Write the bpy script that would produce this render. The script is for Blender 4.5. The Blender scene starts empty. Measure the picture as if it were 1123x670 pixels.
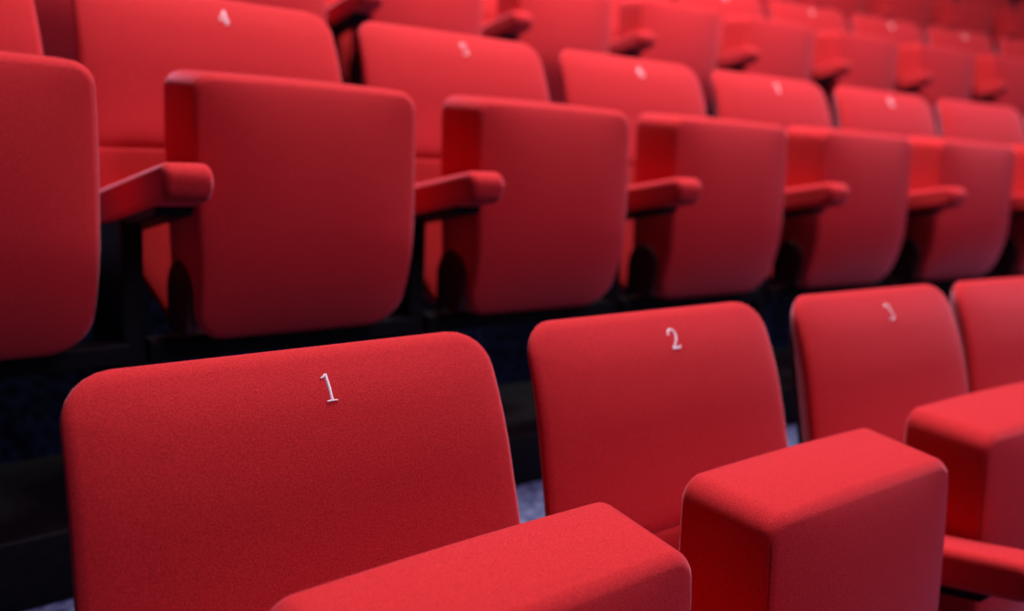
import bpy, bmesh, math, random
from mathutils import Vector, Matrix
from mathutils.bvhtree import BVHTree
R_ = math.radians
C = bpy.context.scene.collection

# ------------------------------------------------------------------ camera
F_PX = 997.34
CAM = Vector((-0.4491, -0.8282, 1.1856)); YAW, PITCH, ROLL = R_(40.867), R_(-10.1645), R_(3.2513)
fw = Vector((math.sin(YAW)*math.cos(PITCH), math.cos(YAW)*math.cos(PITCH), math.sin(PITCH)))
rt = Vector((math.cos(YAW), -math.sin(YAW), 0)); up = rt.cross(fw)
rt2 = rt*math.cos(ROLL) + up*math.sin(ROLL); up2 = up*math.cos(ROLL) - rt*math.sin(ROLL)
cam = bpy.data.cameras.new('camera'); cam_o = bpy.data.objects.new('camera', cam); C.objects.link(cam_o)
cam.sensor_width = 36; cam.lens = F_PX/1123*36; cam.clip_start = .02; cam.clip_end = 100
cam_o.matrix_world = Matrix(((rt2.x, up2.x, -fw.x, CAM.x), (rt2.y, up2.y, -fw.y, CAM.y),
                             (rt2.z, up2.z, -fw.z, CAM.z), (0, 0, 0, 1)))
cam.dof.use_dof = True; cam.dof.focus_distance = 0.95; cam.dof.aperture_fstop = 2.1
bpy.context.scene.camera = cam_o

# ------------------------------------------------------------------ light and exposure
world = bpy.data.worlds.new('World'); bpy.context.scene.world = world; world.use_nodes = True
bg = world.node_tree.nodes['Background']; bg.inputs[0].default_value = (.30, .32, .62, 1); bg.inputs[1].default_value = .02
def area(name, loc, target, size, power, col):
    l = bpy.data.lights.new(name, 'AREA'); l.shape = 'DISK'; l.size = size; l.energy = power; l.color = col
    o = bpy.data.objects.new(name, l); C.objects.link(o); o.location = loc
    o.rotation_euler = (Vector(target)-Vector(loc)).to_track_quat('-Z', 'Y').to_euler()
    return o
area('house_light', (1.5, 0.95, 4.4), (1.5, 1.0, 0.8), 1.5, 250, (1.0, .88, .87))
area('stage_light', (2.0, -3.2, 5.2), (1.7, 1.0, 1.0), 2.0, 160, (.95, .66, .96))
area('aisle_light', (0.2, 6.5, 5.2), (1.4, 1.2, .8), 1.2, 130, (.80, .66, 1.0))
vs = bpy.context.scene.view_settings
vs.view_transform = 'Standard'; vs.look = 'None'; vs.gamma = 1; vs.use_curve_mapping = False; vs.exposure = -0.1

# ------------------------------------------------------------------ materials
def mat(name, col, rough=.6, metal=0, sheen=0, sheen_col=(1, 1, 1), spec=.3):
    m = bpy.data.materials.new(name); m.use_nodes = True; b = m.node_tree.nodes['Principled BSDF']
    b.inputs['Base Color'].default_value = (*col, 1); b.inputs['Roughness'].default_value = rough
    b.inputs['Metallic'].default_value = metal; b.inputs['Specular IOR Level'].default_value = spec
    b.inputs['Sheen Weight'].default_value = sheen; b.inputs['Sheen Tint'].default_value = (*sheen_col, 1)
    b.inputs['Sheen Roughness'].default_value = .35
    return m, m.node_tree, b
def noise_mix(nt, b, c1, c2, scale, bump=0, dist=.0005, detail=3, space='Object', lo=.35, hi=.65):
    N, L = nt.nodes, nt.links
    tc = N.new('ShaderNodeTexCoord'); n = N.new('ShaderNodeTexNoise'); n.inputs['Scale'].default_value = scale
    n.inputs['Detail'].default_value = detail; L.new(tc.outputs[space], n.inputs['Vector'])
    r = N.new('ShaderNodeValToRGB'); r.color_ramp.elements[0].position = lo; r.color_ramp.elements[1].position = hi
    r.color_ramp.elements[0].color = (*c1, 1); r.color_ramp.elements[1].color = (*c2, 1)
    L.new(n.outputs['Fac'], r.inputs[0]); L.new(r.outputs[0], b.inputs['Base Color'])
    if bump:
        bp = N.new('ShaderNodeBump'); bp.inputs['Strength'].default_value = bump; bp.inputs['Distance'].default_value = dist
        L.new(n.outputs['Fac'], bp.inputs['Height']); L.new(bp.outputs[0], b.inputs['Normal'])
FABRIC, nt, b = mat('red_wool_fabric', (.6, .02, .03), .9, sheen=.6, sheen_col=(1, .42, .60), spec=.1)
noise_mix(nt, b, (.44, .016, .020), (.66, .031, .037), 700, bump=.6, dist=.0007)
SEAM, nt, b = mat('red_seam_thread', (.22, .006, .01), .9)
noise_mix(nt, b, (.18, .005, .008), (.26, .008, .012), 300)
METAL, nt, b = mat('black_coated_metal', (.008, .008, .012), .6, spec=.12)
noise_mix(nt, b, (.003, .003, .004), (.006, .006, .008), 90)
PLASTIC, nt, b = mat('dark_red_brown_plastic', (.03, .008, .010), .55, spec=.3)
noise_mix(nt, b, (.035, .006, .008), (.05, .010, .012), 120)
THREAD, nt, b = mat('white_embroidery_thread', (.80, .78, .86), .7, spec=.2)
noise_mix(nt, b, (.80, .78, .86), (.95, .94, .98), 900, bump=.5, dist=.0005)
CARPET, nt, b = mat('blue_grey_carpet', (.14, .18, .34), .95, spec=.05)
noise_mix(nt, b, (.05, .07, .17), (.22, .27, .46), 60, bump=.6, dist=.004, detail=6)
RISER_SHADE, nt, b = mat('shade_darkened_riser_carpet', (.02, .03, .08), .95, spec=.05)  # blue carpet made darker on risers, shade behind the seats put into its colour
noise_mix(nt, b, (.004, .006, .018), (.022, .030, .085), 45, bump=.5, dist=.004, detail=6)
WALL, nt, b = mat('black_wall_cloth', (.008, .008, .014), .9, spec=.05)
noise_mix(nt, b, (.006, .006, .010), (.012, .012, .02), 8)

# ------------------------------------------------------------------ mesh helpers
def link(name, bm, m, parent=None, smooth=True):
    bmesh.ops.recalc_face_normals(bm, faces=bm.faces[:])
    me = bpy.data.meshes.new(name); bm.to_mesh(me); bm.free(); me.materials.append(m)
    if smooth:
        for p in me.polygons: p.use_smooth = True
    o = bpy.data.objects.new(name, me); C.objects.link(o)
    if parent: o.parent = parent
    return o
def inset_poly(poly, d):
    n = len(poly); lines = []
    for i in range(n):
        a, b_ = Vector(poly[i]), Vector(poly[(i+1) % n]); t = (b_-a).normalized(); nn = Vector((-t.y, t.x))
        lines.append((a+nn*d, t))
    out = []
    for i in range(n):
        (p, t), (q, s) = lines[i-1], lines[i]
        cr = t.x*s.y-t.y*s.x; w = q-p; k = (w.x*s.y-w.y*s.x)/cr; out.append(p+t*k)
    return out
def outline(poly, radii, d, k=6, m=5):
    P = inset_poly(poly, d); n = len(P); arcs = []
    for i in range(n):
        r = max(radii[i]-d, .0015); c = P[i]; a = (P[i-1]-c).normalized(); b_ = (P[(i+1) % n]-c).normalized()
        ang = a.angle(b_); off = r/math.tan(ang/2); p0 = c+a*off; p1 = c+b_*off
        cen = c+(a+b_).normalized()*(r/math.sin(ang/2)); v0, v1 = p0-cen, p1-cen
        tot = math.atan2(v0.x*v1.y-v0.y*v1.x, v0.dot(v1)); pts = []
        for j in range(k+1):
            t = tot*j/k; pts.append(cen+Vector((v0.x*math.cos(t)-v0.y*math.sin(t), v0.x*math.sin(t)+v0.y*math.cos(t))))
        arcs.append(pts)
    out = []
    for i in range(n):
        out += arcs[i]; e0 = arcs[i][-1]; e1 = arcs[(i+1) % n][0]
        for j in range(1, m+1): out.append(e0.lerp(e1, j/(m+1)))
    return out
def cushion(poly, radii, depth, rf, rb, fn, k=6, m=7, steps=5):
    """CCW outline polygon in (a, b), extruded from front (d=0) to back (d=depth); fn maps (a, b, d, face) to xyz."""
    bm = bmesh.new(); rings = []; cen = sum((Vector(p) for p in poly), Vector((0, 0)))/len(poly)
    S_ = (.9, .75, .58, .4, .22, .08)
    front = outline(poly, radii, rf, k, m); back = outline(poly, radii, rb, k, m)
    for s in reversed(S_): rings.append([(cen+(p-cen)*s, 0) for p in front])
    for i in range(steps, -1, -1):
        t = math.pi/2*i/steps; o = outline(poly, radii, rf*(1-math.cos(t)), k, m)
        rings.append([(p, rf*(1-math.sin(t))) for p in o])
    for i in range(steps+1):
        t = math.pi/2*i/steps; o = outline(poly, radii, rb*(1-math.cos(t)), k, m)
        rings.append([(p, depth-rb*(1-math.sin(t))) for p in o])
    for s in S_: rings.append([(cen+(p-cen)*s, depth) for p in back])
    V = [[bm.verts.new(fn(p.x, p.y, d)) for p, d in r] for r in rings]; n = len(V[0])
    for A, B in zip(V, V[1:]):
        for i in range(n): bm.faces.new((A[i], A[(i+1) % n], B[(i+1) % n], B[i]))
    bm.faces.new(V[0]); bm.faces.new(list(reversed(V[-1])))
    return bm
def tube(bm, pts, r, seg=8):
    rings = []
    for i, p in enumerate(pts):
        p = Vector(p); t = (Vector(pts[min(i+1, len(pts)-1)])-Vector(pts[max(i-1, 0)])).normalized()
        a = t.orthogonal().normalized() if i == 0 else (a-t*a.dot(t)).normalized()
        b_ = t.cross(a); rings.append([bm.verts.new(p+(a*math.cos(q)+b_*math.sin(q))*r) for q in [2*math.pi*j/seg for j in range(seg)]])
    for A, B in zip(rings, rings[1:]):
        for i in range(seg): bm.faces.new((A[i], A[(i+1) % seg], B[(i+1) % seg], B[i]))
    bm.faces.new(rings[0]); bm.faces.new(list(reversed(rings[-1])))

# ------------------------------------------------------------------ the plan of the rows (arcs about one centre)
PITCH_X = .55; RAD = 1/0.0576
ROWS = {'A': (0, 0, -PITCH_X), 'B': (.8738, .4630, -1.9449), 'C': (1.932, .9278, -.4496),
        'D': (2.932, 1.392, -.4496)}
TREADS = [(-1.5, 'A'), (.14, 'B'), (1.06, 'C'), (2.12, 'D'), (3.25, None)]
def arc(u, r): a = u/(RAD+r); return Vector(((RAD+r)*math.sin(a), -RAD+(RAD+r)*math.cos(a), 0)), a

# ------------------------------------------------------------------ structure: stepped carpeted floor, back wall
def arc_slab(name, r0, r1, z0, z1, m, u0=-5, u1=13, seg=60):
    bm = bmesh.new(); cols = []
    for i in range(seg+1):
        a = (u0+(u1-u0)*i/seg)/RAD
        cols.append([bm.verts.new(((RAD+r)*math.sin(a), -RAD+(RAD+r)*math.cos(a), z)) for r, z in ((r0, z0), (r0, z1-.012), (r0+.012, z1), (r1, z1), (r1, z0))])
    for A, B in zip(cols, cols[1:]):
        for i in range(5): bm.faces.new((A[i], A[(i+1) % 5], B[(i+1) % 5], B[i]))
    bm.faces.new(cols[0]); bm.faces.new(list(reversed(cols[-1]))); bm.normal_update()
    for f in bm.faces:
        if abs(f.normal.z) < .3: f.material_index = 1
    o = link(name, bm, m, smooth=False); o.data.materials.append(RISER_SHADE if m is CARPET else m); o['kind'] = 'structure'; return o
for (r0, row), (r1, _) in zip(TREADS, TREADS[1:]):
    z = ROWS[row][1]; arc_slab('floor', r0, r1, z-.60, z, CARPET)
arc_slab('wall_back', 3.25, 3.40, .8, 5.0, WALL)

# ------------------------------------------------------------------ numbers, stroke by stroke
def circ(cx, cy, rx, ry, a0, a1, n, w0, w1=None):
    w1 = w0 if w1 is None else w1
    return [(cx+rx*math.cos(R_(a0+(a1-a0)*i/n)), cy+ry*math.sin(R_(a0+(a1-a0)*i/n)), w0+(w1-w0)*i/n) for i in range(n+1)]
G = {
 '1': [[(0, 0, .13), (0, .5, .13), (0, 1, .12)], [(-.24, .86, .04), (-.12, .90, .07), (0, .985, .10)], [(-.22, .015, .05), (0, .03, .07), (.22, .015, .05)]],
 '2': [[(-.25, .72, .15)]+circ(0, .74, .25, .24, 165, -20, 12, .08, .13)+[(.17, .50, .11), (-.04, .24, .08), (-.27, .05, .07)], [(-.27, .05, .13), (0, .06, .13), (.27, .05, .13), (.30, .20, .05)]],
 '3': [circ(-.02, .76, .22, .22, 160, -75, 12, .08, .10), circ(-.02, .27, .27, .26, 80, -160, 14, .10, .09)],
 '4': [[(.10, 0, .13), (.10, .5, .13), (.10, 1, .12)], [(.10, 1, .06), (-.14, .62, .06), (-.33, .29, .06)], [(-.33, .27, .08), (0, .27, .08), (.32, .27, .08)], [(-.06, .015, .05), (.10, .02, .06), (.26, .015, .05)]],
 '5': [[(.24, .97, .10), (0, .96, .10), (-.20, .97, .10)], [(-.20, .97, .07), (-.22, .75, .07), (-.24, .55, .06)], circ(-.03, .30, .28, .29, 130, -150, 16, .08, .09)],
 '6': [[(.22, .97, .05), (.0, .86, .09), (-.17, .66, .12), (-.25, .40, .13)], circ(0, .29, .26, .28, 180, -180, 22, .10)],
 '7': [[(-.27, .82, .05), (-.25, .95, .10), (0, .94, .12), (.27, .95, .11)], [(.27, .95, .07), (.10, .60, .09), (-.02, .30, .12), (-.06, 0, .14)]],
 '8': [circ(0, .76, .20, .22, 90, 450, 20, .09), circ(0, .27, .25, .26, 90, 450, 22, .10)],
 '9': [[(-.22, .03, .05), (0, .14, .09), (.17, .34, .12), (.25, .60, .13)], circ(0, .71, .26, .28, 0, 360, 22, .10)],
}
def number(ch, tree, height, cx, h_base, parent):
    """embroidered digit: raised satin-stitch ribbons laid onto the cushion surface."""
    bm = bmesh.new()
    def lay(x, z, lift):
        o = LEAN @ Vector((cx+x*height, -.3, h_base+z*height-ZT)); hit = tree.ray_cast(o, LEAN3 @ Vector((0, 1, 0)))
        return hit[0]+hit[1]*lift
    for st in G[ch]:
        pts = [Vector(p[:2]) for p in st]; rows = []
        for i, p in enumerate(pts):
            t = (pts[min(i+1, len(pts)-1)]-pts[max(i-1, 0)]).normalized(); n = Vector((-t.y, t.x)); w = st[i][2]/2
            prof = [(-1, .0), (-.75, .0007), (0, .0012), (.75, .0007), (1, .0)]
            rows.append([bm.verts.new(lay(*(p+n*w*s), l)) for s, l in prof])
        for A, B in zip(rows, rows[1:]):
            for i in range(4): bm.faces.new((A[i], A[i+1], B[i+1], B[i]))
    return link('seat_number', bm, THREAD, parent)

# ------------------------------------------------------------------ theatre seat, origin on its row's floor under the top front edge of the backrest
ZT = .966; LEAN = Matrix.Translation((0, 0, ZT)) @ Matrix.Rotation(-R_(15.1), 4, 'X'); LEAN3 = Matrix.Rotation(-R_(15.1), 3, 'X')
W1, W2 = .494, .519
def back_fn(x, h, d):            # h measured downwards negative from the top edge, d from the front
    u = max(-1, min(1, x/.25)); v = max(0, min(1, -h/.60))
    y = d*(1-.85*max(0, 1-abs(h+.3005)/.02)) if d < .02 else d   # the two pads meet flush at their seam
    f = max(0, 1-d/.060)
    y -= f*(.008*(1-u**4)*min(1, -h/.05 if h < 0 else 0))
    y += f*.026*max(0, 1+h/.16)**2                       # the face rolls back towards the top edge
    x *= 1-.17*min(1, max(0, d-.006)/.055)               # sides draw in towards the back
    return LEAN @ Vector((x, y, h))
def make_seat():
    root = bpy.data.objects.new('theatre_seat', None); C.objects.link(root)
    S_M = .300; BOT = .605
    wm = W1/2+(W2-W1)/2*(S_M/.35); k = .046
    upper = cushion([(-W1/2, 0), (-wm, -S_M), (wm, -S_M), (W1/2, 0)], [.05, .006, .006, .05], .062, .016, .022, back_fn)
    ub = link('backrest', upper, FABRIC, root)
    lower = cushion([(-wm, -S_M-.001), (-.250, -.40), (-.142, -BOT), (.142, -BOT), (.250, -.40), (wm, -S_M-.001)], [.006, .05, .03, .03, .05, .006], .056, .008, .010, back_fn)
    link('lower_backrest', lower, FABRIC, root)
    shell = cushion([(-.185, -.035), (-.195, -.32), (-.115, -.62), (.115, -.62), (.195, -.32), (.185, -.035)], [.04, .06, .03, .03, .06, .04], .014, .004, .006,
                    lambda x, h, d: LEAN @ Vector((x, .074+d-.012*(1-(x/.25)**2), h)), k=4, m=4)
    link('back_shell', shell, PLASTIC, root)
    # tipped-up seat cushion
    BX, BW = .042, .398; y0, y1 = -.316, -.184; zt, zb = .808, .376
    D = y1-y0
    def blk(x, z, d):
        v = (zt-z)/(zt-zb); u = (x-BX)/(BW/2)
        lean = (z-zt)*math.tan(R_(3.1))
        f = max(0, 1-d/D)
        y = y0+d+lean
        y -= f*.026*(1-abs(u)**3)*(1-abs(2*v-1)**2.0)                     # plump front
        y += f*.055*max(0, (v-.58)/.42)**2                                # front turns under at the bottom
        xx = x+math.copysign(1, x-BX)*.004*abs(u)**3*(1-(2*v-1)**2)
        z -= .013*max(0, 1-d/.05)**2*max(0, 1-(zt-z)/.06)
        xx -= (x-BX)*.055*max(0, v-.1)**1.3
        xx += (x-BX)*(.095 if x > BX else .02)*max(0, min(1, d/D))
        return Vector((xx, y, z+ .003*(1-u*u)*(1 if z > .75 else 0)))
    L, Rr = BX-BW/2, BX+BW/2
    sc = link('seat_cushion', cushion([(L, zt), (L, zb), (Rr, zb), (Rr, zt)], [.030, .055, .06, .032], D, .011, .012, blk, k=8, m=16), FABRIC, root)
    # piped corner seams down the two front edges
    tree = None
    for sx, nm in ((L, 0), (Rr, 1)):
        bm = bmesh.new(); s = 1 if sx < BX else -1
        pts = [blk(sx+s*.0032, zt-.03-(zt-zb-.09)*i/24, .0032) for i in range(25)]
        tube(bm, pts, .0006, 6); link('corner_seam', bm, SEAM, sc)
    # hinge covers, one each side
    for s, xs in ((-1, L), (1, Rr)):
        poly = [(-.305, .505), (-.285, .385), (-.20, .375), (-.195, .505)] if s < 0 else [(-.26, .47), (-.25, .40), (-.205, .40), (-.20, .47)]
        bm = cushion([(p[0], p[1]) for p in poly], [.052 if s < 0 else .03, .02, .02, .052 if s < 0 else .03], .018, .004, .004,
                     lambda a, b_, d, s=s, xs=xs: Vector((xs+s*(d-.005)-s*.008, a, b_)), k=6, m=3)
        link('hinge_cover', bm, PLASTIC, root)
    # left armrest: padded top, bracket under it, standard to the floor
    AC = -.204
    arm = cushion([(-.430, .674), (-.420, .614), (-.05, .535), (-.05, .60)], [.024, .028, .01, .01], .074, .014, .014,
                  lambda a, b_, d: Vector((AC-.037+d, a, b_)), k=5, m=5)
    ar = link('armrest', arm, FABRIC, root)
    plate = cushion([(-.365, .604), (-.355, .588), (-.12, .538), (-.12, .558)], [.004]*4, .056, .002, .002,
                    lambda a, b_, d: Vector((AC-.028+d, a, b_)), k=3, m=2)
    link('armrest_bracket', plate, METAL, ar)
    std = cushion([(-.222, .57), (-.232, .12), (-.06, .12), (-.04, .54)], [.01, .01, .01, .01], .034, .004, .004,
                  lambda a, b_, d: Vector((AC-.036+d, a, b_)), k=3, m=2)
    st = link('standard', std, METAL, root)
    foot = cushion([(-.28, .018), (-.28, 0), (-.05, 0), (-.05, .018)], [.004]*4, .09, .003, .003,
                   lambda a, b_, d: Vector((AC-.064+d, a, b_+.114)), k=3, m=2)
    link('floor_plate', foot, METAL, st)
    shade_box = cushion([(-.315, .115), (-.315, 0), (.03, 0), (.03, .115)], [.008]*4, PITCH_X-.002, .002, .002,
                  lambda a, b_, d: Vector((-.236+d, a, b_)), k=3, m=2)
    link('underseat_shade_box', shade_box, METAL, root)  # added black box: stands in for the shade on the floor under the seats
    bar = cushion([(-.235, .372), (-.235, .335), (-.195, .335), (-.195, .372)], [.006]*4, PITCH_X-.040, .002, .002,
                  lambda a, b_, d: Vector((-.20+d, a, b_)), k=3, m=2)
    link('crossbar', bar, METAL, root)
    return root, ub
proto, proto_back = make_seat()
dg = bpy.context.evaluated_depsgraph_get()
TREE = BVHTree.FromPolygons([v.co for v in proto_back.data.vertices], [p.vertices[:] for p in proto_back.data.polygons])
DIGITS = {}
def copy_tree(o, parent=None):
    c = o.copy(); C.objects.link(c); c.parent = parent
    for ch in list(o.children):
        if ch.name.startswith('seat_number'): continue
        copy_tree(ch, c)
    return c
PLAN = {   # row: seats, numbers the photograph shows
 'A': (range(1, 6), (1, 2, 3)), 'B': (range(2, 11), (4, 5, 6, 7, 8)), 'C': (range(1, 12), (6, 7, 8, 9)), 'D': (range(7, 15), ())}
ROWNAME = {'A': 'front row', 'B': 'second row', 'C': 'third row', 'D': 'fourth row'}
LABELS = {
 'A1': 'nearest and largest red seat, sharp white 1 on its backrest, bottom left of the photo',
 'A2': 'red seat with white 2, bottom middle, its tall seat pad in full view',
 'A3': 'front-row red seat with blurred white 3, at the lower right edge',
 'A4': 'front-row red backrest just right of the seat numbered 3',
 'A5': 'second front-row red seat to the right of the one numbered 3',
 'B2': 'second-row red seat two places left of the one numbered 4',
 'B3': 'red folded seat at the left edge, beside the armrest of the seat numbered 4',
 'B4': 'largest second-row red seat, top left, white 4 above its wide folded pad',
 'B5': 'second-row red seat with white 5, directly behind the gap between seats 1 and 2',
 'B6': 'middle red seat of the second row, blurred 6 on it, straight above front seat 2',
 'B7': 'second-row red seat with blurred 7, pad rising behind the gap beside seat 2',
 'B8': 'second-row red seat with blurred 8, just behind the front backrest numbered 3',
 'B9': 'second-row red seat at the right edge, just right of the blurred 8',
 'B10': 'second-row red seat two places right of the blurred 8',
 'C1': 'third-row red seat glimpsed in the top left corner, left of the backrest numbered 4',
 'C2': 'third-row red seat of which a sliver shows above the backrest numbered 4',
 'C3': 'blurred third-row red seat, folded pad rising behind the backrest numbered 5',
 'C4': 'bright blurred third-row red seat, folded pad between backrests 5 and 6 at the top',
 'C5': 'blurred third-row red seat, pad top just inside the frame above the second-row 6',
 'C6': 'blurred third-row red seat, pad above the second-row 7, its number cut by the top edge',
 'C7': 'blurred third-row red seat with pale number, pad up and left of the second-row 8',
 'C8': 'blurred third-row red seat with pale number, pad right above the second-row 8',
 'C9': 'blurred third-row red seat with faint pale number at the upper right edge',
 'C10': 'third-row red backrest past the last pale number, at the right edge',
 'C11': 'third-row red seat two places past its last pale number',
 'D7': 'fourth-row red seat, a sliver at the top edge left of the third row numbers',
 'D8': 'fourth-row red seat at the top edge, above and left of the first whole third-row number',
 'D9': 'dim blurred fourth-row red seat, pad at the top edge behind the first third-row number',
 'D10': 'dim blurred fourth-row red seat, dark slot at its left, top right of the photo',
 'D11': 'dim blurred fourth-row red seat in the top right corner behind the second dark slot',
 'D12': 'fourth-row red seat farthest right in the top corner, cut by the right edge',
 'D13': 'fourth-row red seat just past the top right corner of the photo',
 'D14': 'fourth-row red seat two places past the top right corner',
}
used = False
for row, (seats, nums) in PLAN.items():
    r, z, off = ROWS[row]
    for i, n in enumerate(seats):
        o = proto if not used else copy_tree(proto)
        used = True
        p, a = arc(n*PITCH_X+off+(.024 if (row, n) == ('A', 3) else 0), r); o.location = (p.x, p.y, z); o.rotation_euler = (0, 0, -a)
        if row == 'A' and n == 3:                              # this seat pad rests a little further back
            for c in o.children:
                if c.name.startswith('seat_cushion'): c.location = (-.030, .014, .004)
                if c.name.startswith(('armrest', 'standard')): c.location = (-.028, 0, 0)
        if row == 'A' and n == 1:
            for c in o.children:
                if c.name.startswith('seat_cushion'): c.location = (.012, 0, 0)
        elif used and not (row == 'A' and n in (1, 3)):
            for c in o.children:
                if c.name.startswith('seat_cushion'): c.location = (0, 0, 0)
                if c.name.startswith(('armrest', 'standard')): c.location = (0, 0, 0)
        o['label'] = LABELS[row+str(n)]; o['category'] = 'seat'; o['group'] = f'theatre seats in the {ROWNAME[row]}'
        if n in nums:
            back = [c for c in o.children if c.name.startswith('backrest')][0]
            if n in DIGITS:
                d = DIGITS[n].copy(); C.objects.link(d); d.parent = back
            else:
                DIGITS[n] = number(str(n), TREE, .029, .0150, .9065-.0, back)
